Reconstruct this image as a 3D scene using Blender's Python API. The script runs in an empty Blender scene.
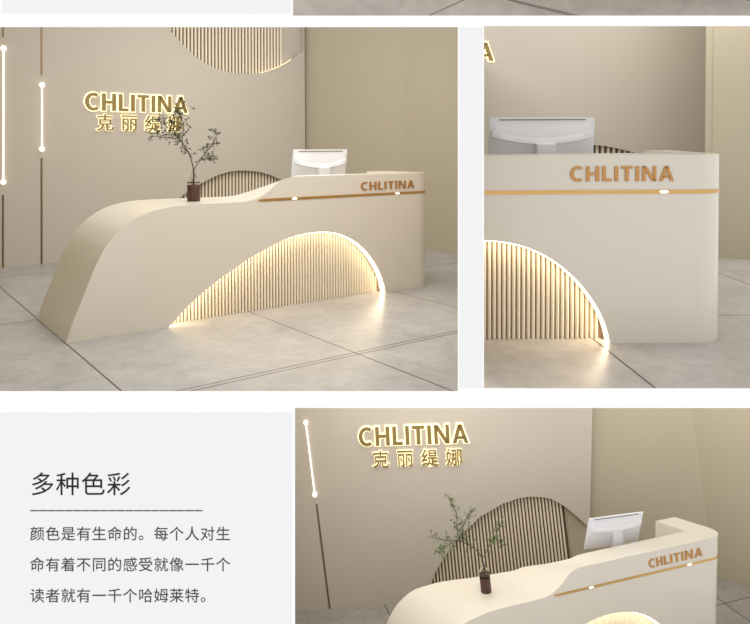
import bpy, bmesh, math, random
from mathutils import Matrix, Vector

random.seed(7)
scene = bpy.context.scene
COL = scene.collection
CAM = Vector((0, 0, 1.313))
F, CX, CY = 690.0, 332.0, 143.0
YB = 3.35                                    # distance of the display wall

# ------------------------------------------------------------------ helpers
def lin(r, g, b):
    f = lambda c: (c / 255 / 12.92) if c / 255 <= .04045 else ((c / 255 + .055) / 1.055) ** 2.4
    return (f(r), f(g), f(b), 1)

def mat(name, rgb, rough=.5, metal=0, emit=0, ecol=None, noise=0, nscale=8, bump=0, spec=.5, trans=0, coat=0, ior=1.45):
    m = bpy.data.materials.new(name); m.use_nodes = True
    nt = m.node_tree; b = nt.nodes['Principled BSDF']
    c = lin(*rgb)
    b.inputs['Base Color'].default_value = c
    b.inputs['Roughness'].default_value = rough
    b.inputs['Metallic'].default_value = metal
    b.inputs['Specular IOR Level'].default_value = spec
    b.inputs['Transmission Weight'].default_value = trans
    b.inputs['Coat Weight'].default_value = coat
    b.inputs['IOR'].default_value = ior
    if emit:
        b.inputs['Emission Color'].default_value = lin(*(ecol or rgb))
        b.inputs['Emission Strength'].default_value = emit
    if noise or bump:
        tc = nt.nodes.new('ShaderNodeTexCoord'); n = nt.nodes.new('ShaderNodeTexNoise')
        n.inputs['Scale'].default_value = nscale; n.inputs['Detail'].default_value = 5
        nt.links.new(tc.outputs['Object'], n.inputs['Vector'])
        if noise:
            mx = nt.nodes.new('ShaderNodeMix'); mx.data_type = 'RGBA'
            mx.inputs[6].default_value = tuple(v * (1 - noise) for v in c[:3]) + (1,)
            mx.inputs[7].default_value = tuple(min(1, v * (1 + noise)) for v in c[:3]) + (1,)
            nt.links.new(n.outputs['Fac'], mx.inputs[0]); nt.links.new(mx.outputs[2], b.inputs['Base Color'])
        if bump:
            bp = nt.nodes.new('ShaderNodeBump'); bp.inputs['Strength'].default_value = bump; bp.inputs['Distance'].default_value = .01
            nt.links.new(n.outputs['Fac'], bp.inputs['Height']); nt.links.new(bp.outputs['Normal'], b.inputs['Normal'])
    return m

def tile_mat(name, rgb, xs, ys, px, py, double=None, w=.006, rough=.32):
    """grey stone tile: cloudy noise, fine veins, grout lines at xs+k*px and ys+k*py (room metres)"""
    m = bpy.data.materials.new(name); m.use_nodes = True
    nt = m.node_tree; N = nt.nodes; Lk = nt.links.new; b = N['Principled BSDF']
    tc = N.new('ShaderNodeTexCoord'); sp = N.new('ShaderNodeSeparateXYZ'); Lk(tc.outputs['Object'], sp.inputs[0])
    def mth(op, a, v=None, v2=None):
        n = N.new('ShaderNodeMath'); n.operation = op
        for i, q in enumerate((a, v, v2)):
            if q is None: continue
            if isinstance(q, (int, float)): n.inputs[i].default_value = q
            else: Lk(q, n.inputs[i])
        return n.outputs[0]
    def line(co, off, per):
        a = mth('SUBTRACT', co, off - per / 2 - 40 * per); a = mth('MODULO', a, per); a = mth('SUBTRACT', a, per / 2)
        a = mth('ABSOLUTE', a); return mth('LESS_THAN', a, w / 2)
    g = line(sp.outputs[0], xs, px)
    if double:
        l = mth('MAXIMUM', line(sp.outputs[1], ys - double / 2, py), line(sp.outputs[1], ys + double / 2, py))
    else:
        l = line(sp.outputs[1], ys, py)
    g = mth('MAXIMUM', g, l)
    n1 = N.new('ShaderNodeTexNoise'); n1.inputs['Scale'].default_value = 2.2; n1.inputs['Detail'].default_value = 8; n1.inputs['Roughness'].default_value = .62
    n2 = N.new('ShaderNodeTexNoise'); n2.inputs['Scale'].default_value = 9; n2.inputs['Detail'].default_value = 8; n2.inputs['Distortion'].default_value = 1.2
    for n in (n1, n2): Lk(tc.outputs['Object'], n.inputs['Vector'])
    s = mth('MULTIPLY_ADD', n2.outputs['Fac'], .45, mth('MULTIPLY', n1.outputs['Fac'], .55))
    cr = N.new('ShaderNodeValToRGB'); c = lin(*rgb)
    cr.color_ramp.elements[0].position = .34; cr.color_ramp.elements[0].color = tuple(v * .78 for v in c[:3]) + (1,)
    cr.color_ramp.elements[1].position = .66; cr.color_ramp.elements[1].color = tuple(min(1, v * 1.16) for v in c[:3]) + (1,)
    Lk(s, cr.inputs[0])
    mx = N.new('ShaderNodeMix'); mx.data_type = 'RGBA'; Lk(g, mx.inputs[0]); Lk(cr.outputs[0], mx.inputs[6]); mx.inputs[7].default_value = lin(62, 56, 48)
    Lk(mx.outputs[2], b.inputs['Base Color'])
    b.inputs['Roughness'].default_value = rough
    return m

class MB:
    """collects vertices and faces, builds one mesh object"""
    def __init__(s): s.v = []; s.f = []; s.mi = []
    def add(s, vs, fs, mi=0):
        o = len(s.v); s.v += [tuple(v) for v in vs]; s.f += [tuple(i + o for i in f) for f in fs]; s.mi += [mi] * len(fs); return s
    def box(s, x0, x1, y0, y1, z0, z1, mi=0):
        return s.add([(x, y, z) for x in (x0, x1) for y in (y0, y1) for z in (z0, z1)],
                     [(0, 1, 3, 2), (4, 6, 7, 5), (0, 4, 5, 1), (2, 3, 7, 6), (0, 2, 6, 4), (1, 5, 7, 3)], mi)
    def prism(s, poly, z0, z1, mi=0):
        n = len(poly)
        return s.add([(x, y, z0) for x, y in poly] + [(x, y, z1) for x, y in poly],
                     [tuple(range(n - 1, -1, -1)), tuple(range(n, 2 * n))] + [(i, (i + 1) % n, n + (i + 1) % n, n + i) for i in range(n)], mi)
    def lathe(s, prof, seg=24, c=(0, 0, 0), mi=0):
        vs = []; fs = []
        for r, z in prof:
            for k in range(seg):
                a = 2 * math.pi * k / seg; vs.append((c[0] + r * math.cos(a), c[1] + r * math.sin(a), c[2] + z))
        for i in range(len(prof) - 1):
            for k in range(seg):
                k2 = (k + 1) % seg; fs.append((i * seg + k, i * seg + k2, (i + 1) * seg + k2, (i + 1) * seg + k))
        fs.append(tuple(range(seg - 1, -1, -1))); fs.append(tuple(range((len(prof) - 1) * seg, len(prof) * seg)))
        return s.add(vs, fs, mi)
    def tube(s, pts, rad, seg=8, mi=0):
        pts = [Vector(p) for p in pts]; n = len(pts); vs = []; fs = []
        rad = rad if isinstance(rad, (list, tuple)) else [rad] * n
        for i, p in enumerate(pts):
            t = (pts[min(i + 1, n - 1)] - pts[max(i - 1, 0)]).normalized()
            u = t.cross(Vector((0, 1, .013))); u = u.normalized() if u.length > 1e-4 else Vector((1, 0, 0)); w = t.cross(u)
            for k in range(seg):
                a = 2 * math.pi * k / seg; vs.append(p + (u * math.cos(a) + w * math.sin(a)) * rad[i])
        for i in range(n - 1):
            for k in range(seg):
                k2 = (k + 1) % seg; fs.append((i * seg + k, i * seg + k2, (i + 1) * seg + k2, (i + 1) * seg + k))
        fs.append(tuple(range(seg - 1, -1, -1))); fs.append(tuple(range((n - 1) * seg, n * seg)))
        return s.add(vs, fs, mi)
    def build(s, name, mats, parent=None, mw=None, smooth=None, clip=None):
        me = bpy.data.meshes.new(name)
        me.from_pydata(s.v, [], s.f); me.update()
        for m in (mats if isinstance(mats, (list, tuple)) else [mats]): me.materials.append(m)
        for p, i in zip(me.polygons, s.mi): p.material_index = i
        bm = bmesh.new(); bm.from_mesh(me)
        bmesh.ops.remove_doubles(bm, verts=bm.verts, dist=1e-5)
        bmesh.ops.recalc_face_normals(bm, faces=bm.faces)
        if clip:
            inv = (mw or Matrix()).inverted()
            for co, no, fill in clip:
                lc = inv @ Vector(co); ln = (mw or Matrix()).transposed().to_3x3() @ Vector(no)
                r = bmesh.ops.bisect_plane(bm, geom=bm.verts[:] + bm.edges[:] + bm.faces[:], plane_co=lc, plane_no=ln, clear_outer=True)
                if fill:
                    ed = [e for e in r['geom_cut'] if isinstance(e, bmesh.types.BMEdge)]
                    try: bmesh.ops.holes_fill(bm, edges=[e for e in bm.edges if e.is_boundary and e in set(ed)], sides=0)
                    except Exception: pass
        n = len(bm.faces); bm.to_mesh(me); bm.free()
        if n == 0: bpy.data.meshes.remove(me); return None
        if smooth is not None:
            for p in me.polygons: p.use_smooth = True
            me.set_sharp_from_angle(angle=math.radians(smooth))
        return link(name, me, parent, mw)

def link(name, me, parent=None, mw=None):
    o = bpy.data.objects.new(name, me); COL.objects.link(o)
    if parent is not None: o.parent = parent
    elif mw is not None: o.matrix_world = mw
    return o

def thing(name, label, cat, mw, group=None):
    o = bpy.data.objects.new(name, None); COL.objects.link(o); o.matrix_world = mw
    o.empty_display_size = .1
    return tag(o, label, cat, group)

def tag(o, label, cat, group=None):
    o['label'] = label; o['category'] = cat
    if group: o['group'] = group
    return o

_n = {}
def struct(o):
    if o:
        o['kind'] = 'structure'
        if o.name.split('.')[0] == 'trim': _n['t'] = _n.get('t', 0) + 1; o.name = 'trim_%d' % _n['t']
    return o

def interp(pts, x):
    if x <= pts[0][0]: return pts[0][1]
    for (a, b), (c, d) in zip(pts, pts[1:]):
        if x <= c: return b + (d - b) * (x - a) / (c - a) if c > a else d
    return pts[-1][1]

def catmull(pts, n=5):
    out = []
    for i in range(len(pts) - 1):
        p0 = pts[max(i - 1, 0)]; p1 = pts[i]; p2 = pts[i + 1]; p3 = pts[min(i + 2, len(pts) - 1)]
        for k in range(n):
            t = k / n
            out.append(tuple(.5 * (2 * b + (c - a) * t + (2 * a - 5 * b + 4 * c - d) * t * t + (-a + 3 * b - 3 * c + d) * t ** 3) for a, b, c, d in zip(p0, p1, p2, p3)))
    out.append(tuple(pts[-1])); return out

def sstep(a, b, x):
    t = min(1, max(0, (x - a) / (b - a))); return t * t * (3 - 2 * t)

# -------------------------------------------------------------- lettering
_gc = {}
def glyph(ch, offset=0, extrude=0, bevel=0):
    """glyph mesh data of the built-in font, 1 em = size 1"""
    k = (ch, offset, extrude)
    if k not in _gc:
        cu = bpy.data.curves.new('glyph', 'FONT'); cu.body = ch; cu.offset = offset; cu.extrude = extrude; cu.resolution_u = 4
        ob = bpy.data.objects.new('glyph', cu); COL.objects.link(ob)
        dg = bpy.context.evaluated_depsgraph_get(); dg.update()
        me = bpy.data.meshes.new_from_object(ob.evaluated_get(dg))
        _gc[k] = ([tuple(v.co) for v in me.vertices], [tuple(p.vertices) for p in me.polygons])
        bpy.data.objects.remove(ob); bpy.data.curves.remove(cu); bpy.data.meshes.remove(me)
    return _gc[k]
def gbox(ch, offset=0):
    v = glyph(ch, offset)[0]; xs = [p[0] for p in v]; ys = [p[1] for p in v]
    return min(xs), max(xs), min(ys), max(ys)
def glyph_mb(ch, ox, oz, sx, sz, y0, y1, offset=0):
    """upright glyph: lower-left origin at (ox, oz), from depth y0 (front) to y1"""
    v, f = glyph(ch, offset, .5); mb = MB()
    mb.add([(ox + x * sx, y0 + (0.5 - z) * (y1 - y0), oz + y * sz) for x, y, z in v], f); return mb
def capital(ch, e=0):
    """convex pieces of a bold sans capital, cap height 1; e grows every stroke outwards"""
    w = .2
    R = lambda x0, x1, z0, z1: [(x0 - e, z0 - e), (x1 + e, z0 - e), (x1 + e, z1 + e), (x0 - e, z1 + e)]
    def bar(p, q, t=w):
        # slanted stroke with level ends
        (a, b), (c, d) = p, q; g = (c - a) / (d - b)
        return [(a - e * 1.15 - g * e, b - e), (a + t + e * 1.15 - g * e, b - e), (c + t + e * 1.15 + g * e, d + e), (c - e * 1.15 + g * e, d + e)]
    if ch == 'I': return [R(0, w, 0, 1)], w
    if ch == 'L': return [R(0, w, 0, 1), R(w, .52, 0, .17)], .52
    if ch == 'T': return [R(.22, .22 + w, 0, .83), R(0, .64, .83, 1)], .64
    if ch == 'H': return [R(0, w, 0, 1), R(.54, .54 + w, 0, 1), R(w, .54, .415, .585)], .74
    if ch == 'N': return [R(0, w * .92, 0, 1), R(.6, .6 + w * .92, 0, 1), bar((.56, 0), (.0, 1), .22)], .6 + w * .92
    if ch == 'A': return [bar((0, 0), (.31, 1)), bar((.62, 0), (.31, 1)), R(.2, .62, .22, .37)], .82
    if ch == 'C':
        P = []; n = 14; a0, a1 = math.radians(52) - e * 1.5, math.radians(308) + e * 1.5
        pt = lambda a, r: (.43 + (.43 - (w if r else 0) + (-e if r else e)) * math.cos(a), .5 + (.52 - (w * .9 if r else 0) + (-e if r else e)) * math.sin(a))
        for i in range(n):
            a, b = a0 + (a1 - a0) * i / n, a0 + (a1 - a0) * (i + 1) / n
            P.append([pt(a, 0), pt(b, 0), pt(b, 1), pt(a, 1)])
        return P, .72
def word_layout(word, gap=.15):
    x = 0; out = []
    for ch in word: out.append((ch, x)); x += capital(ch)[1] + gap
    return out, x - gap
def capital_mb(ch, ox, oz, kx, kz, y0, y1, e=0):
    mb = MB()
    for pc in capital(ch, e)[0]:
        n = len(pc); mb.add([(ox + x * kx, y0, oz + z * kz) for x, z in pc] + [(ox + x * kx, y1, oz + z * kz) for x, z in pc],
                            [tuple(range(n)), tuple(range(2 * n - 1, n - 1, -1))] + [(i, n + i, n + (i + 1) % n, (i + 1) % n) for i in range(n)])
    return mb
def em():
    a = gbox('口'); b = gbox('口口'); return (b[1] - a[1])

# -------------------------------------------------------------- materials
M = {}
M['page'] = mat('white_board', (252, 252, 252), .9, spec=.1)
M['card'] = mat('grey_card', (238, 238, 239), .9, spec=.1)
M['ink'] = mat('black_ink', (38, 38, 38), .8, spec=.1)
M['ink2'] = mat('grey_ink', (66, 66, 66), .8, spec=.1)
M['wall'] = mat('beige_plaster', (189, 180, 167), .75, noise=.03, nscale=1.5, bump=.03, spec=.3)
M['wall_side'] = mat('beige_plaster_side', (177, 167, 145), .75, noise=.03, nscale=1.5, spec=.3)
M['desk'] = mat('cream_lacquer', (214, 206, 192), .3, noise=.015, nscale=1.2, coat=.3)
M['desk_in'] = mat('cream_board', (225, 214, 196), .5)
M['slat'] = mat('beige_slat', (236, 225, 204), .45)
M['slat_gap'] = mat('brown_backing', (102, 84, 60), .7)
M['niche_back'] = mat('tan_backing', (140, 116, 88), .7)
M['brass'] = mat('brushed_brass', (205, 165, 105), .33, metal=1, noise=.12, nscale=3)
M['gold'] = mat('satin_gold', (190, 142, 86), .4, metal=.7)
M['sign'] = mat('olive_gold', (142, 121, 72), .5, metal=.3)
M['bronze'] = mat('dark_bronze', (120, 98, 72), .4, metal=.6)
M['strip'] = mat('led_strip', (255, 236, 200), .5, emit=10, ecol=(255, 234, 200))
M['strip_wall'] = mat('led_cove', (255, 236, 200), .5, emit=2.2, ecol=(255, 220, 165))
M['tube'] = mat('lamp_tube', (255, 250, 240), .4, emit=1.25, ecol=(255, 247, 232))
M['halo'] = mat('halo_acrylic', (255, 240, 190), .5, emit=1.05, ecol=(255, 243, 200))
M['spot'] = mat('stripe_light', (255, 245, 225), .4, emit=2.5, ecol=(255, 243, 220))
M['monitor'] = mat('white_plastic', (222, 222, 225), .42, coat=.1)
M['monitor_low'] = mat('white_plastic_matt', (225, 225, 228), .3)
M['screen'] = mat('black_glass', (12, 12, 14), .1)
M['slot'] = mat('dark_slot', (120, 112, 105), .6)
M['vase'] = mat('brown_wood', (74, 46, 35), .45, noise=.15, nscale=40)
M['glass'] = mat('clear_glass', (250, 250, 248), .02, trans=1, ior=1.08)
M['twig'] = mat('dark_twig', (62, 50, 38), .7)
M['leaf'] = mat('olive_leaf', (70, 82, 46), .5, noise=.3, nscale=30)
M['leaf2'] = mat('green_leaf', (92, 116, 62), .5, noise=.3, nscale=30)

# ------------------------------------------------------------------- rooms
def room_matrix(a, b, c, t):
    ya = Matrix.Rotation(a, 3, 'Z'); base = Matrix(((1, 0, 0), (0, 0, -1), (0, 1, 0)))
    px = Matrix.Rotation(b, 3, 'X'); rz = Matrix.Rotation(c, 3, 'Z')
    R = rz @ px @ base @ ya
    B = Matrix(((1, 0, 0), (0, 0, 1), (0, -1, 0)))           # optical axes -> world
    m = (B @ R).to_4x4(); m.translation = B @ Vector(t) + CAM
    return m
R1 = room_matrix(.615336, -.011975, -.005225, (-1.829209, 1.379228, 4.744751))
R2 = room_matrix(.011574, .023652, -.004183, (-1.16521, 1.195865, 4.043009))
R3 = room_matrix(.222434, -.094967, -.088853, (.869011, 5.681498, 6.690308))
W1 = R1 @ Matrix.Translation((0, 3.706, 0))
W2 = R2 @ Matrix.Translation((0, 3.945, 0))
W3 = R3 @ Matrix.Translation((0, 2.199, 0)) @ Matrix.Rotation(-.24867, 4, 'Z')

def vplane(px, keep_left):                    # upright partition plane seen edge-on at column px
    n = Vector((1, -(px - CX) / F, 0)).normalized()
    return (CAM, n if keep_left else -n)
def hplane(py):
    return (CAM, Vector((0, -(py - CY) / F, -1)).normalized())
BACK = ((0, YB + .025, 0), (0, -1, 0), False)     # everything lies behind the display wall
C1 = [BACK, vplane(467, True) + (False,), vplane(-26, False) + (False,), hplane(396) + (False,)]
C2 = [BACK, vplane(475.5, False) + (False,), vplane(830, True) + (False,), hplane(394) + (False,)]
C2F = [vplane(475.5, False) + (True,)]
C3 = [vplane(284, False) + (False,), vplane(840, True) + (False,)]

def plane_obj(name, x0, x1, y0, y1, m, mw, clip, th=.04):
    return struct(MB().box(x0, x1, y0, y1, -th, 0).build(name, m, None, mw, clip=[(c[0], c[1], True) for c in clip]))

def wall_run(name, pts, z1, m, mw, clip, th=.06):
    """upright wall along a floor line, thickness on the far side (left of travel)"""
    mb = MB(); n = len(pts); off = []
    for i, p in enumerate(pts):
        d = Vector(pts[min(i + 1, n - 1)]) - Vector(pts[max(i - 1, 0)]); d = Vector((-d.y, d.x)).normalized()
        off.append((p[0] + d.x * th, p[1] + d.y * th))
    mb.prism(list(pts) + off[::-1], 0, z1)
    return struct(mb.build(name, m, None, mw, clip=[(c[0], c[1], True) for c in clip]))

# -------------------------------------------------- sign wall with wave cut-outs
def sign_wall(name, W, x0, x1, top, low, up, clip, mback, tilt=0):
    """front layer (y 0..0.06) between the lower hill and the upper trough, base wall behind it"""
    mb = MB(); xs = sorted(set([x0 + (x1 - x0) * i / 160 for i in range(161)] + [p[0] for p in (low or []) + (up or []) if x0 < p[0] < x1]))
    lowf = lambda x: 0 if not low or x <= low[0][0] else interp(low, x)
    upf = lambda x: top if not up or x <= up[0][0] else interp(up, x)
    cols = []
    for x in xs:
        zb, zt = lowf(x), min(top, upf(x))
        if zt <= zb: break
        cols.append((x, zb, zt))
    lean = lambda x, z: x + tilt * (z - 1.5) * sstep(x1 - .9, x1, x)
    vs = []; fs = []
    for x, zb, zt in cols:
        vs += [(lean(x, zb), 0, zb), (lean(x, zt), 0, zt), (lean(x, zb), .06, zb), (lean(x, zt), .06, zt)]
    for i in range(len(cols) - 1):
        a = 4 * i; b = a + 4
        fs += [(a, b, b + 1, a + 1), (a + 2, a + 3, b + 3, b + 2), (a + 1, b + 1, b + 3, a + 3), (a, a + 2, b + 2, b)]
    e = 4 * (len(cols) - 1); fs += [(0, 1, 3, 2), (e, e + 2, e + 3, e + 1)]
    mb.add(vs, fs)
    struct(mb.build(name, M['wall'], None, W, clip=[(c[0], c[1], True) for c in clip]))
    struct(MB().box(x0, x1 + (.25 if tilt else 0), .101, .16, 0, top).build(name, M['wall'], None, W, clip=[(c[0], c[1], True) for c in clip]))

def slat_panel(label, group, W, xs, zfun, depth0=.062, pitch=.052, w=.028, backing=True):
    t = thing('slat_panel', label, 'slat panel', W @ Matrix.Translation((xs[0], .1, 0)), group)
    x = xs[0] + pitch / 2; x00 = xs[0]
    vs = []; poly = []
    n = max(2, int((xs[1] - xs[0]) / .03))
    pts = [(xs[0] + (xs[1] - xs[0]) * i / n) for i in range(n + 1)]
    mb = MB(); v = []; f = []
    for p in pts:
        a, b = zfun(p); v += [(p - x00, -.004, a), (p - x00, -.004, b), (p - x00, 0, a), (p - x00, 0, b)]
    for i in range(n):
        a = 4 * i; b = a + 4; f += [(a, b, b + 1, a + 1), (a + 2, a + 3, b + 3, b + 2), (a + 1, b + 1, b + 3, a + 3), (a, a + 2, b + 2, b)]
    e = 4 * n; f += [(0, 1, 3, 2), (e, e + 2, e + 3, e + 1)]
    mb.add(v, f).build('backing', M['slat_gap'], t)
    while x + w / 2 < xs[1]:
        a, b = zfun(x)
        if b - a > .03:
            m = MB(); prof = [(x - x00 - w / 2, -.004), (x - x00 - w / 2, -.018)] + \
                [(x - x00 - w / 2 * math.cos(k * math.pi / 4), -.018 - .016 * math.sin(k * math.pi / 4)) for k in (1, 2, 3)] + \
                [(x - x00 + w / 2, -.018), (x - x00 + w / 2, -.004)]
            m.prism(prof, a + .002, b - .002).build('slat', M['slat'], t, smooth=50)
        x += pitch
    return t

# ------------------------------------------------------------------- desk
PROF = [(0, 0), (.034, .107), (.085, .233), (.138, .36), (.191, .489), (.236, .58), (.281, .653), (.354, .735), (.42, .789), (.505, .838), (.602, .872), (.721, .895),
        (.83, .905), (1.0, .908), (1.31, .908), (1.40, .912), (1.476, .925), (1.546, .952), (1.616, .993), (1.67, 1.033), (1.73, 1.07), (1.80, 1.093), (1.89, 1.1), (2.0, 1.1)]
NICHE = [(.741, 0), (.794, .047), (.871, .116), (.982, .2), (1.063, .253), (1.145, .304), (1.228, .35), (1.348, .412), (1.47, .47), (1.596, .521), (1.706, .56), (1.812, .588),
         (1.923, .605), (2.038, .614), (2.155, .611), (2.274, .594), (2.375, .562), (2.479, .512), (2.584, .436), (2.669, .353), (2.734, .27), (2.789, .179), (2.826, .09), (2.848, 0)]

def desk(label, RM, L, D, tf, tw, Dr, H=1.1, P=.908, nshift=0, sshift=0, xmin=0, slat_x=(0, 9), clip=None, letters=None, zs=.915, spots=(1.86, 3.07), r=.2, xs0=1.506, rake=0, skew=0):
    t = thing('reception_desk', label, 'desk', RM @ Matrix.Translation((xmin, 0, 0)))
    T = Matrix.Translation((-xmin, 0, 0))
    mwp = RM @ Matrix.Translation((xmin, 0, 0))
    def put(mb, name, m, smooth=None, fill=True):
        mb.v = [(x - xmin + rake * (z - .62) * sstep(L - .75, L - .05, x) - skew * y, y, z) for x, y, z in mb.v]
        if clip:
            o = mb.build(name, m, None, mwp, smooth, clip=clip)
            if o: o.parent = t; o.matrix_world = Matrix(); o.matrix_local = Matrix(); o.matrix_parent_inverse = Matrix()
            return o
        return mb.build(name, m, t, None, smooth)
    prof = catmull([(x + sshift * sstep(.3, 1.2, x), z if z <= .9 else (.9 + (z - .9) * (P - .9) / .008 if z <= .908 else P + (z - .908) * (H - P) / .192)) for x, z in PROF], 4)
    niche = catmull([(x + nshift, z) for x, z in NICHE], 4)
    zt = lambda x: interp(prof, x) if x < 2 else H
    n0, n1 = niche[0][0], niche[-1][0]
    zb = lambda x: interp(niche, x) if n0 < x < n1 else 0
    yb = lambda x: (D * interp([(0, 1), (.6, 1), (1.15, .86), (1.7, .79)], x)) * (1 - sstep(1.68 + sshift, 2.0 + sshift, x)) + tf * sstep(1.68 + sshift, 2.0 + sshift, x)
    zk = lambda x: zt(x - .22 * sstep(.9, 1.4, x))
    nd = .11
    Xc = L - max(r, tw) - .001
    xs = sorted(set([i * .0125 for i in range(int(Xc / .0125) + 1)] + [p[0] for p in prof if p[0] < Xc] + [p[0] for p in niche] + [n0 + .0005, n1 - .0005, Xc]))
    xs = [x for x in xs if 0 <= x <= Xc]
    mb = MB(); v = []; f = []
    for x in xs:
        b, z, y = zb(x), max(zt(x), .0005), yb(x)
        v += [(x, 0, b), (x, 0, z), (x, y, max(zk(x), .0005)), (x, y, 0), (x, nd, b), (x, nd, 0)]
    for i in range(len(xs) - 1):
        a = 6 * i; c = a + 6
        f += [(a, c, c + 1, a + 1), (a + 1, c + 1, c + 2, a + 2), (a + 2, c + 2, c + 3, a + 3)]
        if n0 <= xs[i] < n1: f += [(a, a + 4, c + 4, c), (a + 4, a + 5, c + 5, c + 4), (a + 5, a + 3, c + 3, c + 5)]
        else: f += [(a, a + 3, c + 3, c)]
    mb.add(v, f)
    # right end: rounded corner and return
    arc = [(L - r + r * math.sin(k * math.pi / 24), r - r * math.cos(k * math.pi / 24)) for k in range(13)]
    plan = [(Xc, 0)] + arc + [(L, Dr), (L - tw, Dr), (L - tw, tf), (Xc, tf)]
    if L - tw - Xc < .004: plan = [(Xc, 0)] + arc + [(L, Dr), (Xc, Dr), (Xc, tf)]
    n = len(plan)
    mb.add([(x, y, 0) for x, y in plan] + [(x, y, H) for x, y in plan], [tuple(range(n - 1, -1, -1)), tuple(range(n, 2 * n))] + [(i, i + 1, n + i + 1, n + i) for i in range(n - 1)])
    put(mb, 'body', M['desk'], 32)
    # staff-side worktop behind the raised front
    wx0 = max(2.06 + sshift, xmin)
    put(MB().box(wx0, L - tw - .002, tf + .002, max(Dr, .72 if D > .7 else .6), .72, .75), 'worktop', M['desk_in'])
    # niche backing, slats, light strip
    mb = MB(); v = []; f = []; q = [x for x in xs if n0 <= x <= n1]
    for x in q: v += [(x, nd - .002, 0), (x, nd - .002, max(zb(x) - .001, .0003))]
    for i in range(len(q) - 1): f.append((2 * i, 2 * i + 2, 2 * i + 3, 2 * i + 1))
    put(mb.add(v, f), 'niche_panel', M['niche_back'])
    k = 0; x = n0 + .03
    while x < n1 - .012:
        h = min(zb(x - .01), zb(x + .01)) - .004
        if slat_x[0] < x < slat_x[1] and h > .015:
            w = .0195; m = MB()
            m.prism([(x - w / 2, nd - .003)] + [(x - w / 2 * math.cos(j * math.pi / 6), nd - .003 - .017 * math.sin(j * math.pi / 6)) for j in range(1, 6)] + [(x + w / 2, nd - .003)], .001, h)
            m.v = [(vx, vy, vz if vz < .002 else max(.004, zb(vx) - .003)) for vx, vy, vz in m.v]
            put(m, 'slat', M['slat'], 60)
        x += .0295
    mb = MB(); v = []; f = []; q = [p for p in niche]
    for i, (x, z) in enumerate(q):
        a = q[max(i - 1, 0)]; b = q[min(i + 1, len(q) - 1)]; d = Vector((b[0] - a[0], b[1] - a[1])).normalized(); nx, nz = d.y * .004, -d.x * .004
        v += [(x + nx, .012, max(z + nz, .001)), (x + nx, .06, max(z + nz, .001)), (x, .012, max(z, .001)), (x, .06, max(z, .001))]
    for i in range(len(q) - 1):
        a = 4 * i; b = a + 4; f += [(a, b, b + 1, a + 1), (a, a + 2, b + 2, b), (a + 1, b + 1, b + 3, a + 3)]
    o = put(mb.add(v, f), 'light_strip', M['strip'])
    if o: o['label'] = 'glowing warm light strip along the arched recess edge'
    # brass stripe round the front and the corner
    path = [(xs0 + sshift, 0)] + [(xs0 + sshift + .05 * (i + 1), 0) for i in range(int((L - r - xs0 - sshift) / .05))] + arc + [(L, min(Dr - .02, .5))]
    path = [p for p in path if p[0] > xmin - .2]
    mb = MB(); v = []; f = []
    for i, p in enumerate(path):
        a = path[max(i - 1, 0)]; b = path[min(i + 1, len(path) - 1)]; d = Vector((b[0] - a[0], b[1] - a[1])).normalized(); ox, oy = d.y * .004, -d.x * .004
        hh = .0115 if i else .004
        v += [(p[0], p[1], zs - hh), (p[0] + ox, p[1] + oy, zs - hh), (p[0] + ox, p[1] + oy, zs + hh), (p[0], p[1], zs + hh)]
    for i in range(len(path) - 1):
        a = 4 * i; b = a + 4; f += [(a, b, b + 1, a + 1), (a + 1, b + 1, b + 2, a + 2), (a + 2, b + 2, b + 3, a + 3)]
    f += [(0, 1, 2, 3)]
    o = put(mb.add(v, f), 'brass_stripe', M['brass'], 40)
    o['label'] = 'thin brushed brass stripe'
    for sx in spots:
        if sx < xmin: continue
        m = MB(); m.prism([(sx + (.026) * math.cos(j * math.pi / 8), .0085 * math.sin(j * math.pi / 8)) for j in range(16)], 0, .004)
        m.v = [(x, -.0035 - z * .5, zs + y) for x, y, z in m.v]
        o = put(m, 'stripe_light', M['spot'])
        if o: o['label'] = 'small bright light set in the brass stripe'
    # gold lettering on the front
    if letters:
        lx0, lx1, lz0, lz1 = letters
        lay, wd = word_layout('CHLITINA', .17); kx = (lx1 - lx0) / wd; kz = lz1 - lz0
        for ch, ox in lay:
            o = put(capital_mb(ch, lx0 + ox * kx, lz0, kx, kz, -.007, .001), 'letter', M['gold'])
            if o: o['label'] = 'raised gold capital letter ' + ch
    return t

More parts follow.
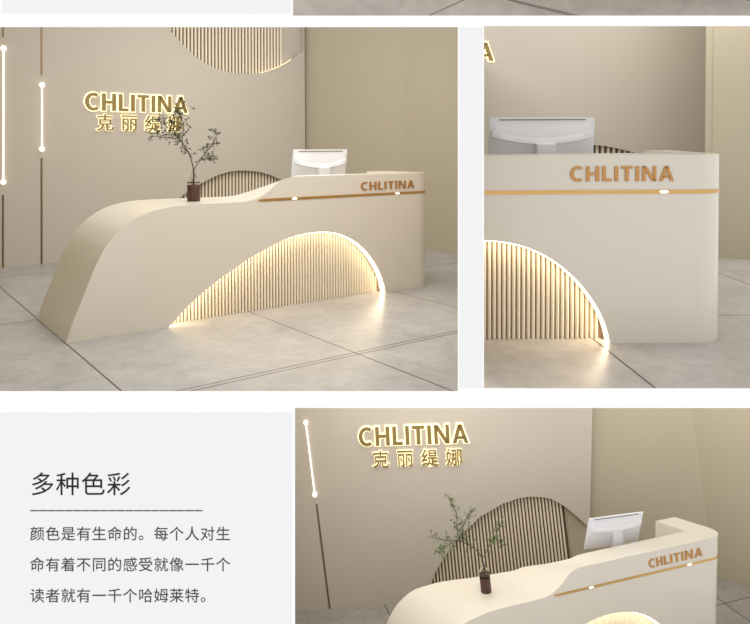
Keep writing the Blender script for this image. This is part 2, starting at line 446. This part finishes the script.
# ---------------------------------------------------------------- monitor
def monitor(label, RM, x0, x1, ztop, y, tilt=.16, zbase=.75, roll=0, yaw=0, nx=None):
    w = x1 - x0; h = .40; cx = (x0 + x1) / 2
    t = thing('computer_monitor', label, 'monitor', RM @ Matrix.Translation((cx, y, zbase)))
    Q = Matrix.Translation((0, 0, ztop - zbase - h)) @ Matrix.Rotation(yaw, 4, 'Z') @ Matrix.Rotation(roll, 4, 'Y') @ Matrix.Rotation(tilt, 4, 'X')
    def put(mb, name, m, smooth=None, par=None):
        mb.v = [tuple(Q @ Vector(v)) for v in mb.v]; return mb.build(name, m, par or t, None, smooth)
    nxs, nzs = 24, 18; vs = []; fs = []
    crease = lambda u: .243 + .05 * abs(u) ** 2          # smile-shaped crease across the back
    def depth(u, z):
        zc = crease(u) * h / .4
        e = min(1, (1 - abs(u)) * 6) ** .6 * min(1, z / h * 9 + .02) ** .6 * min(1, (h - z) / h * 12 + .02) ** .6
        up = .030 * (1 - sstep(zc, h, z)) if z > zc else .030 - .012 * sstep(0, 1, (zc - z) / zc * 3)
        return -(.012 + up * e)
    rows = []
    for j in range(nzs + 1):
        z = h * j / nzs; rows.append(z)
    for z in rows:
        for i in range(nxs + 1):
            u = -1 + 2 * i / nxs; vs.append((u * w / 2, depth(u, z), z))
    n = nxs + 1
    for j in range(nzs):
        for i in range(nxs): fs.append((j * n + i, j * n + i + 1, (j + 1) * n + i + 1, (j + 1) * n + i))
    o0 = len(vs); vs += [(-w / 2, 0, 0), (w / 2, 0, 0), (w / 2, 0, h), (-w / 2, 0, h)]
    fs += [(o0, o0 + 3, o0 + 2, o0 + 1)]
    fs += [tuple(range(n)) + (o0 + 1, o0), tuple(nzs * n + i for i in range(nxs, -1, -1)) + (o0 + 3, o0 + 2),
           tuple(j * n for j in range(nzs, -1, -1)) + (o0, o0 + 3), tuple(j * n + nxs for j in range(nzs + 1)) + (o0 + 2, o0 + 1)]
    put(MB().add(vs, fs), 'housing', M['monitor'], 28)
    # curved lower cover that catches the light
    v = []; f = []
    for i in range(nxs + 1):
        u = (-1 + 2 * i / nxs) * .965; zc = crease(u)
        v += [(u * w / 2 * .995, depth(u * .98, zc) - .008, zc - .012), (u * w / 2 * .995, depth(u * .98, zc) - .002, zc + .026), (u * w / 2 * .995, depth(u * .98, zc + .03) + .004, zc + .03), (u * w / 2 * .995, depth(u * .98, zc - .03) + .004, zc - .02)]
    for i in range(nxs):
        a = 4 * i; b = a + 4; f += [(a, b, b + 1, a + 1), (a + 1, b + 1, b + 2, a + 2), (a + 3, b + 3, b, a)]
    put(MB().add(v, f), 'back_ridge', M['monitor'], 60)
    put(MB().box(-w * .41, w * .41, -.0175, -.010, h - .0165, h - .0105), 'vent_slot', M['slot'])
    put(MB().box(-w / 2 + .01, w / 2 - .01, 0, .003, .012, h - .012), 'screen', M['screen'])
    nw = .06; off = (nx - cx) if nx else 0
    mb = MB(); zt_ = ztop - zbase - h * .43
    mb.add([(off - nw, -.115, zt_), (off + nw, -.115, zt_), (off + nw, -.02, zt_ + .01), (off - nw, -.02, zt_ + .01),
            (off - nw, -.105, .012), (off + nw, -.105, .012), (off + nw, -.085, .012), (off - nw, -.085, .012)],
           [(0, 1, 2, 3), (4, 7, 6, 5), (0, 4, 5, 1), (3, 2, 6, 7), (0, 3, 7, 4), (1, 5, 6, 2)])
    bm_o = mb.build('stand', M['monitor'], t)
    bv = bm_o.modifiers.new('bevel', 'BEVEL'); bv.width = .008; bv.segments = 3
    MB().box(off - .11, off + .11, -.115, .06, 0, .012).build('foot', M['monitor'], t)
    return t

# ------------------------------------------------------------ vase and branch
def vase(label, RM, x, y, z, r=.053, hb=.135):
    t = thing('bottle_vase', label, 'vase', RM @ Matrix.Translation((x, y, z)))
    MB().lathe([(r * .94, 0), (r, .006), (r, hb - .004), (r * .97, hb)], 28).build('wood_sleeve', M['vase'], t, smooth=40)
    MB().lathe([(r * .97, hb), (r * .97, hb + .035), (r * .9, hb + .055), (r * .55, hb + .078), (r * .33, hb + .092), (r * .30, hb + .12), (r * .36, hb + .127)], 28).build('glass_neck', M['glass'], t, smooth=60)
    MB().lathe([(r * .985, hb + .014), (r * .985, hb + .022)], 28).build('dark_band', M['twig'], t, smooth=40)
    return t

def branch(label, RM, x, y, z, twigs, leaves, mleaf, lsize=.03, seed=1, spread=.05):
    """twigs: list of polylines in (dx, dz) from the vase mouth; leaves: (twig index, count, from, to, radius)"""
    rnd = random.Random(seed)
    t = thing('leafy_branch', label, 'branch', RM @ Matrix.Translation((x, y, z)))
    L3 = []
    for i, tw in enumerate(twigs):
        ph = rnd.uniform(-1, 1)
        L3.append(catmull([(p[0], (.0 if k == 0 else ph * spread * k / len(tw)), p[1]) for k, p in enumerate(tw)], 4))
    st = MB(); lf = MB()
    def leaf(p, d, s):
        d = d.normalized(); u = d.cross(Vector((rnd.uniform(-1, 1), rnd.uniform(-1, 1), rnd.uniform(-1, 1)))).normalized(); nrm = d.cross(u)
        w = s * .25
        pts = [p, p + d * s * .35 + u * w + nrm * s * .05, p + d * s * .7 + u * w * .8 + nrm * s * .03, p + d * s, p + d * s * .7 - u * w * .8 + nrm * s * .03, p + d * s * .35 - u * w + nrm * s * .05, p + d * s * .5]
        lf.add(pts, [(0, 1, 6), (1, 2, 6), (2, 3, 6), (3, 4, 6), (4, 5, 6), (5, 0, 6)])
    for i, pl in enumerate(L3):
        r0 = .0065 if i == 0 else .0042
        st.tube(pl, [r0 * (1 - .6 * k / len(pl)) for k in range(len(pl))], 6)
    for ti, cnt, a, b, rad in leaves:
        pl = [Vector(p) for p in L3[ti]]; n = len(pl) - 1
        for _ in range(cnt):
            s = rnd.uniform(a, b) * n; i = min(int(s), n - 1); p = pl[i].lerp(pl[i + 1], s - i)
            d = Vector((rnd.gauss(0, 1), rnd.gauss(0, .8), rnd.gauss(.1, 1))).normalized()
            tip = p + d * rad * rnd.uniform(.4, 1)
            st.tube([p, p.lerp(tip, .5) + Vector((0, 0, .006)), tip], [.0018, .0013, .0009], 4)
            for q in range(rnd.choice((2, 3, 3))):
                e = d + Vector((rnd.gauss(0, .9), rnd.gauss(0, .9), rnd.gauss(0, .9))); leaf(p.lerp(tip, rnd.uniform(.55, 1)), e, lsize * rnd.uniform(.6, 1.2))
    st.build('stem', M['twig'], t, smooth=60)
    o = lf.build('leaves', mleaf, t); o['kind'] = 'stuff'
    return t

# ---------------------------------------------------------------- wall sign, lamps
def wall_sign(label, W, x0, x1, z0, z1, c0, c1, cz0, cz1, tilt=0, only=None):
    t = thing('wall_sign', label, 'sign', W @ Matrix.Translation((x0, 0, z0)) @ Matrix.Rotation(tilt, 4, 'Y'))
    lay, wd = word_layout('CHLITINA', .15); kx = (x1 - x0) / wd; kz = z1 - z0
    for i, (ch, ox) in enumerate(lay):
        if only is not None and i not in only: continue
        o = capital_mb(ch, ox * kx, 0, kx, kz, -.035, -.016).build('letter', M['sign'], t); o['label'] = 'backlit olive gold letter ' + ch
        capital_mb(ch, ox * kx, 0, kx, kz, -.014, -.002, .06).build('halo', M['halo'], o)
    if c0 is not None:
        e = em(); cell = cz1 - cz0; k = cell / e / .95
        step = (c1 - c0 - cell) / 3
        for i, ch in enumerate('克丽缇娜'):
            b = gbox(ch); cxm = (b[0] + b[1]) / 2 * k; czm = (b[2] + b[3]) / 2 * k
            ox = c0 - x0 + cell / 2 + i * step - cxm; oz = (cz0 + cz1) / 2 - z0 - czm
            o = glyph_mb(ch, ox, oz, k, k, -.035, -.016, .006).build('letter', M['sign'], t); o['label'] = 'backlit olive gold character ' + ch
            glyph_mb(ch, ox, oz, k, k, -.014, -.002, .034).build('halo', M['halo'], o)
    return t

def wall_lamp(label, W, x, z0, z1, group, lean=0):
    t = thing('linear_wall_lamp', label, 'wall lamp', W @ Matrix.Translation((x, -.02, z0)) @ Matrix.Rotation(lean, 4, 'Y'), group)
    h = z1 - z0
    MB().tube([(0, 0, .02), (0, 0, h - .02)], .0095, 12).build('light_tube', M['tube'], t, smooth=60)
    for z in (0, h):
        m = MB().lathe([(.012, -.022), (.029, -.018), (.031, 0), (.029, .018), (.012, .022)], 16)
        m.v = [(a, c * .8, b + z) for a, c, b in [(p[0], p[2], p[1]) for p in m.v]]
        m.v = [(a, c, b) for a, c, b in m.v]
        m.build('end_cap', M['tube'], t, smooth=60)
    return t

def strip(W, x, z0, z1, w=.02, lean=0, clip=None):
    o = MB().box(-w / 2, w / 2, -.004, .002, 0, z1 - z0).build('trim', M['bronze'], None, W @ Matrix.Translation((x, 0, z0)) @ Matrix.Rotation(lean, 4, 'Y'))
    struct(o)

# =============================================================== display wall
def px2(x, y, d=YB): return ((x - CX) / F * d, CAM.z - (y - CY) / F * d)
def rect(x0, y0, x1, y1):
    a = px2(x0, y0); b = px2(x1, y1); return a[0], b[0], b[1], a[1]
def flat(mb, x0, y0, x1, y1, ya, yb):
    a, b, c, d = rect(x0, y0, x1, y1); mb.box(a, b, ya, yb, c, d); return mb
mb = MB()
for r_ in ((-60, -6, 293, 27), (293, 15.6, 810, 26), (293, 26, 484, 27), (-60, -60, 810, -6) , (458, 27, 484, 391.6), (484, 388.6, 810, 408), (-60, 391.6, 295, 690), (295, 391.6, 484, 408), (295, 634, 810, 690)):
    flat(mb, *r_, YB, YB + .006)
struct(mb.build('wall_front', M['page']))
struct(flat(MB(), 2, -6, 291, 13.6, YB - .003, YB).build('trim', M['card']))
struct(flat(MB(), 459.7, 27.5, 482.6, 388, YB - .003, YB).build('trim', M['card']))
ax, bx, az, bz = rect(-20, 412.8, 292, 660)
t = thing('text_panel', 'pale grey panel printed with dark Chinese heading, rule and three lines of text', 'text panel', Matrix.Translation(((ax + bx) / 2, YB, az)))
TW = t.matrix_world.inverted()
def tput(mb, name, m, y0=-.0045):
    mb.v = [tuple(TW @ Vector(v)) for v in mb.v]; return mb.build(name, m, t)
tput(MB().box(ax, bx, YB - .003, YB, az, bz), 'card', M['card'])
E_ = em(); S = YB / F
def text_line(txt, x0, ycen, adv, name, m, fill=.97, off=0.0):
    k = adv * fill * S / E_; mb = MB()
    mid = sum((gbox(c)[2] + gbox(c)[3]) / 2 for c in '口') ; zc = px2(0, ycen)[1]
    for i, ch in enumerate(txt):
        cx_, _ = px2(x0 + adv * (i + .5), 0)
        g = glyph_mb(ch, cx_ - E_ * k / 2, zc - mid * k, k, k, YB - .0042, YB - .003, off)
        mb.add(g.v, g.f)
    o = tput(mb, name, m); return o
o = text_line('多种色彩', 30, 484.5, 25.4, 'heading', M['ink']); o['label'] = 'large dark heading of four characters'
mb = MB()
for i in range(20):
    a, b, c, d = rect(30.3 + i * 8.65, 509.8, 30.3 + i * 8.65 + 8.1, 510.8); mb.box(a, b, YB - .0042, YB - .003, c, d)
tput(mb, 'rule', M['ink2'])
for txt, yc in (('颜色是有生命的。每个人对生', 533.8), ('命有着不同的感受就像一千个', 564.6), ('读者就有一千个哈姆莱特。', 595.6)):
    text_line(txt, 29.8, yc, 15.47, 'text_line', M['ink2'])

# partition between the two upper rooms, straight behind the grey strip
n = Vector((1, -(471.2 - CX) / F, 0)); d = Vector(((471.2 - CX) / F, 1, 0)).normalized(); p0 = d * (YB + .25) / d.y; p1 = d * 11.2 / d.y
nn = Vector((d.y, -d.x, 0)) * .012
struct(MB().prism([(p0 - nn).xy[:], (p0 + nn).xy[:], (p1 + nn).xy[:], (p1 - nn).xy[:]], -.06, 2.3).build('wall_partition', M['wall'], clip=[hplane(396) + (True,)]))

def ray_wall(name, px, ya, yb, z0, z1, m, clip=None):
    d = Vector(((px - CX) / F, 1, 0)); n = Vector((1, -d.x, 0)).normalized() * (.03 if px > CX else -.03)
    p, q = d * ya, d * yb
    return struct(MB().prism([p.xy[:], (p + n).xy[:], (q + n).xy[:], q.xy[:]], z0, z1).build(name, M[m], clip=clip))
ray_wall('shade_wall_left', -28, 3.4, 8.0, -.1, 3.2, 'wall_side', [hplane(396) + (True,)])  # unseen blocker, added to keep sky light off the desk's left slope
ray_wall('shade_wall_left', 282, 6.9, 9.2, -4.9, -1.6, 'wall_side')  # unseen blocker added to cut light from the lower room's left

# top strip: a slab of the same stone floor, tilted towards the viewer
FT = Matrix.Translation((0, YB + .02, px2(0, 19)[1])) @ Matrix.Rotation(math.radians(52), 4, 'X')
M['tile4'] = tile_mat('stone_tile_slab', (176, 168, 159), 50, 50, 99, 99)
mb = MB()
x0, x1 = px2(285, 0)[0], px2(812, 0)[0]
mb.box(x0, x1, 0, .22, -.02, 0)
def slab_pt(x, y):                                     # point of the slab seen at (x, y)
    dr = Vector(((x - CX) / F, 1, -(y - CY) / F)); nrm = FT.to_3x3() @ Vector((0, 0, 1)); tt = (FT.translation - CAM).dot(nrm) / dr.dot(nrm)
    return FT.inverted() @ (CAM + dr * tt)
for a, b in (((428, 16), (466, -1)), ((508.5, -1), (577, 15.5)), ((504, -1), (572.5, 16)), ((744, -1), (752, 1.6))):
    p, q = slab_pt(*a), slab_pt(*b); dd = (q - p); dd.z = 0; dd.normalize(); p -= dd * .01; q += dd * .01; o_ = Vector((-dd.y, dd.x, 0)) * .0022
    mb.add([p - o_ + Vector((0, 0, .0006)), p + o_ + Vector((0, 0, .0006)), q + o_ + Vector((0, 0, .0006)), q - o_ + Vector((0, 0, .0006))], [(0, 1, 2, 3)], 1)
M['grout'] = mat('dark_grout', (62, 56, 48), .8)
struct(mb.build('floor', [M['tile4'], M['grout']], None, FT))

# =============================================================== room one
FL = (168, 165, 161)
M['tile1'] = tile_mat('stone_tile_a', FL, 0.0, -1.365, 1.47, 2.2, double=.045, w=.011)
M['tile2'] = tile_mat('stone_tile_b', (184, 179, 173), 2.74, .58, 1.81, 2.2, w=.012)
M['tile3'] = tile_mat('stone_tile_c', (156, 151, 143), 4.06, .665, 1.9, 2.2, w=.012)
plane_obj('floor', -4.5, 7, -5, 3.87, M['tile1'], R1, C1)
LOW1 = [(1.75, 0), (1.9, .2), (2.05, .4), (2.22, .575), (2.393, .708), (2.54, .81), (2.688, .885), (2.825, .944), (2.965, 1.0), (3.108, 1.035), (3.252, 1.05), (3.429, 1.044), (3.61, 1.021), (3.779, .977), (3.95, .905), (4.1, .82), (4.25, .72), (4.37, .64)]
UP1 = [(2.02, 3.4), (2.12, 3.12), (2.227, 2.961), (2.328, 2.854), (2.455, 2.729), (2.617, 2.604), (2.783, 2.509), (2.987, 2.438), (3.195, 2.41), (3.446, 2.416), (3.667, 2.449), (3.894, 2.529), (4.048, 2.605), (4.206, 2.707), (4.375, 2.822)]
sign_wall('wall_back', W1, -1.2, 4.37, 3.3, LOW1, UP1, C1, None)
slat_panel('beige slat panel in the upper wall cut-out, above the gold letters in the large view', None, W1, (2.06, 4.03), lambda x: (interp(UP1, x) - .03, 3.3))
slat_panel('beige slat panel behind the desk and plant in the large upper-left view', None, W1, (1.8, 4.2), lambda x: (0, interp(LOW1, x) + .03))
def rim(W, pts, y0, y1, a, b, name='cove_light', m='strip_wall', clip=None):
    mb = MB(); v = []; f = []; q = [p for p in catmull(pts, 4) if a <= p[0] <= b]
    for x, z in q: v += [(x, y0, z + .002), (x, y1, z + .002), (x, y1, z + .006), (x, y0, z + .006)]
    for i in range(len(q) - 1):
        c = 4 * i; d_ = c + 4; f += [(c, d_, d_ + 1, c + 1), (c + 2, d_ + 2, d_ + 3, c + 3), (c, c + 3, d_ + 3, d_), (c + 1, d_ + 1, d_ + 2, c + 2)]
    f += [(0, 1, 2, 3), (len(v) - 4, len(v) - 1, len(v) - 2, len(v) - 3)]
    return mb.add(v, f).build(name, M[m], None, W)
o = rim(W1, UP1, .045, .06, 3.5, 4.2); tag(o, 'warm light strip along the upper wall cut-out above the letters', 'light strip')
# side wall at the end of the sign wall, then the right wall
struct(MB().box(4.37, 4.375, 0, .16, 0, 3.3).build('trim', M['wall'], None, W1))
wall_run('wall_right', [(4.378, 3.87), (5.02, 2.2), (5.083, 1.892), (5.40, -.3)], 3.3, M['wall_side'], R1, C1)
wall_sign('two rows of backlit gold lettering on the wall of the large upper-left view', W1, 1.155, 2.494, 1.832, 2.048, 1.294, 2.424, 1.58, 1.79)
wall_lamp('shorter glowing vertical wall lamp, left of the gold letters in the large view', W1, .658, 1.357, 2.116, 'vertical wall lamps')
wall_lamp('longest glowing vertical wall lamp, at the far left edge of the large view', W1, .24, .98, 2.515, 'vertical wall lamps')
for x, a, b in ((.24, 0, .831), (.24, 2.647, 3.3), (.658, 0, 1.251), (.658, 2.234, 3.3)): strip(W1, x, a, b, .021)
desk('long cream curved reception desk shown whole in the large upper-left view', R1, 3.465, .871, .26, .22, .78, letters=(2.563, 3.21, .957, 1.032), spots=(1.857, 2.995))
monitor('white computer monitor on the desk of the large upper-left view', R1, 2.13, 2.745, 1.335, .52, nx=2.455)
vase('brown and clear bottle vase on the desk below the gold letters, large view', R1, 1.10, .35, .908)
branch('dark leafy branch in the vase before the gold letters, large view', R1, 1.10, .352, .96,
       [[(0, 0), (.0, .12), (-.005, .22), (-.05, .35), (-.13, .46), (-.25, .57), (-.33, .62)],
        [(-.005, .2), (.08, .31), (.17, .42), (.22, .52)], [(-.05, .35), (-.1, .42), (-.09, .58), (-.16, .72)], [(-.13, .46), (-.22, .47), (-.36, .48)], [(.05, .28), (.14, .30), (.19, .27)], [(-.2, .53), (-.17, .66), (-.08, .74)]],
       [(0, 34, .45, 1, .09), (1, 34, .35, 1, .08), (2, 26, .3, 1, .09), (3, 24, .2, 1, .08), (4, 16, .4, 1, .06), (5, 26, .2, 1, .09)], M['leaf'], .027, 3)

# =============================================================== room two
plane_obj('floor', .5, 8, -2, 4.15, M['tile2'], R2, C2)
LOW2 = [(3.2, .9), (3.5, 1.02), (3.8, 1.07), (4.1, 1.073), (4.27, 1.06), (4.379, 1.05), (4.554, 1.016), (4.66, .99), (4.772, .957), (5.0, .87), (5.3, .74), (5.6, .6)]
sign_wall('wall_back', W2, 2.2, 5.7, 3.2, LOW2, None, C2, None)
slat_panel('sliver of beige slat panel right of the monitor in the upper-right view', None, W2, (3.7, 5.1), lambda x: (0, interp(LOW2, x) + .03), pitch=.066, w=.034)
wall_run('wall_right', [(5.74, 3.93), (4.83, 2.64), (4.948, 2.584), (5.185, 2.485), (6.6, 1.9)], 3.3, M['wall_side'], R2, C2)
struct(MB().box(1.2, 5.5, -2.6, 1.0, 2.9, 2.94).build('shade_ceiling', M['wall'], None, R2, clip=[(c[0], c[1], True) for c in C2]))  # added out of view to block sky light from the desk front
wall_sign('last backlit gold letter A cut by the frame of the upper-right view', W2, 3.081 - 1.36, 3.081, 2.037, 2.25, None, None, None, None, only=(7,))
desk('cream reception desk end seen head-on in the upper-right view', R2, 3.531, .891, .26, .18, .75, H=1.113, xmin=1.93, slat_x=(2.0, 9), clip=C2F, nshift=-.04, zs=.896, letters=(2.566, 3.177, .959, 1.047), spots=(3.12,))
monitor('white computer monitor seen squarely from behind in the upper-right view', R2, 2.20, 2.888, 1.343, .5, tilt=.1, nx=2.555)

# =============================================================== room three
plane_obj('floor', -3.5, 6.5, -1.5, 4.2, M['tile3'], R3, C3)
LOW3 = [(.72, 0), (.80, .1), (.883, .215), (.97, .37), (1.073, .506), (1.224, .674), (1.35, .8), (1.489, .898), (1.6, .985), (1.774, 1.06), (1.898, 1.12), (1.996, 1.14), (2.07, 1.165), (2.24, 1.181), (2.429, 1.164), (2.545, 1.13), (2.679, 1.06), (2.79, .985), (2.964, .845), (3.06, .76)]
sign_wall('wall_back', W3, -3.4, 3.08, 2.75, LOW3, None, C3, None, tilt=.146)
slat_panel('beige slat panel behind the plant in the lower-right view', None, W3, (.74, 2.70), lambda x: (0, interp(LOW3, x) + .03), pitch=.044, w=.024)
wall_sign('two rows of backlit gold lettering on the wall of the lower-right view', W3, .125, 1.545, 1.98, 2.215, .29, 1.455, 1.70, 1.915, tilt=.045)
wall_lamp('slanting glowing wall lamp, upper left corner of the lower-right view', W3, -.504, 1.42, 2.333, 'vertical wall lamps', lean=-.044)
strip(W3, -.434, 0, 1.294, .022, lean=-.045); strip(W3, -.553, 2.512, 2.72, .022, lean=-.045)
def wpt(x, y): v = Matrix.Translation((0, 2.199, 0)) @ Matrix.Rotation(-.24867, 4, 'Z') @ Vector((x, y, 0)); return (v.x, v.y)
wall_run('wall_right', [wpt(2.72, .075), wpt(3.05, .075), (4.13, 1.28), (4.28, 1.22), (4.365, 1.168), (4.586, .838), (5.4, -.3)], 2.75, M['wall_side'], R3, C3)
desk('cream reception desk seen from above at left in the lower-right view', R3, 3.60, .74, .23, .24, .56, H=1.135, P=.918, nshift=.09, sshift=.03, slat_x=(1.75, 2.8), zs=.918, letters=(2.672, 3.29, .973, 1.062), spots=(1.971, 3.141), rake=.2, skew=.42)
monitor('white tilted computer monitor in the lower-right view', R3, 2.175, 2.845, 1.46, .42, tilt=.36, roll=.065, nx=2.55)
vase('brown and clear bottle vase on the desk of the lower-right view', R3, .94, .33, .918, r=.056, hb=.15)
branch('green leafy branch in the vase before the slats, lower-right view', R3, .94, .332, 1.0,
       [[(0, 0), (.005, .14), (-.01, .26), (-.08, .36), (-.24, .47), (-.38, .50), (-.55, .56)],
        [(0, .25), (.09, .36), (.2, .48), (.25, .56)], [(-.24, .47), (-.25, .6), (-.24, .75), (-.30, .92)], [(-.15, .42), (-.2, .55), (-.12, .68), (-.05, .72)], [(.09, .36), (.2, .4), (.24, .33)], [(-.3, .48), (-.42, .42), (-.47, .38)]],
       [(0, 44, .5, 1, .1), (1, 40, .35, 1, .09), (2, 44, .15, 1, .08), (3, 34, .2, 1, .09), (4, 18, .4, 1, .07), (5, 22, .2, 1, .08)], M['leaf2'], .027, 5)

# =============================================================== light
w = bpy.data.worlds.new('sky'); scene.world = w; w.use_nodes = True
w.node_tree.nodes['Background'].inputs[0].default_value = (1, 1, 1, 1)
w.node_tree.nodes['Background'].inputs[1].default_value = 1.05

def area(name, RM, loc, target, sx, sy, power, col=(1, .93, .82)):
    l = bpy.data.lights.new(name, 'AREA'); l.shape = 'RECTANGLE'; l.size = sx; l.size_y = sy; l.energy = power; l.color = col
    o = bpy.data.objects.new(name, l); COL.objects.link(o)
    a = RM @ Vector(loc); b = RM @ Vector(target)
    o.location = a; o.rotation_euler = (b - a).to_track_quat('-Z', 'Y').to_euler()
    return o
WARM = (1, .96, .90)
area('fill_light', R1, (1.6, -1.7, 3.2), (2.9, .2, .4), 1.4, .8, 45, WARM)  # added fill for the desk front, not a visible fitting
area('fill_light', R1, (2.0, .8, 3.5), (2.1, .8, 0), 3.2, 1.0, 84, WARM)  # added overhead fill that brightens the desk top and walls
area('fill_light', R2, (3.4, 1.2, 3.4), (3.4, 1.8, 0), 1.6, 1.2, 9, WARM)  # added fill from above to brighten the back wall
area('fill_light', R2, (4.5, 2.2, 3.4), (5.3, 3.9, 1.2), .8, .6, 24, WARM)  # added fill aimed at the dim right end of the back wall
area('fill_light', R3, (.9, .4, 3.7), (1.2, .7, .6), 4.2, 1.4, 88, WARM)  # added soft overhead fill, as floors above shut out the sky
area('fill_light', W3, (-.7, -1.4, 3.3), (-.6, 0, .8), 2.6, .4, 20, WARM)  # added wash to lift the left part of the sign wall
area('fill_light', R3, (4.0, .2, 3.4), (4.3, 1.2, 1.2), 1.2, .4, 18, WARM)  # added wash to lift the right wall

cam = bpy.data.cameras.new('camera'); co = bpy.data.objects.new('camera', cam); COL.objects.link(co)
co.location = CAM; co.rotation_euler = (math.pi / 2, 0, 0)
cam.sensor_width = 36; cam.lens = F * 36 / 750
cam.shift_x = (375 - CX) / 750; cam.shift_y = (CY - 312) / 750
scene.camera = co
vs = scene.view_settings
vs.view_transform = 'Standard'; vs.look = 'None'; vs.gamma = 1; vs.use_curve_mapping = False; vs.exposure = 0
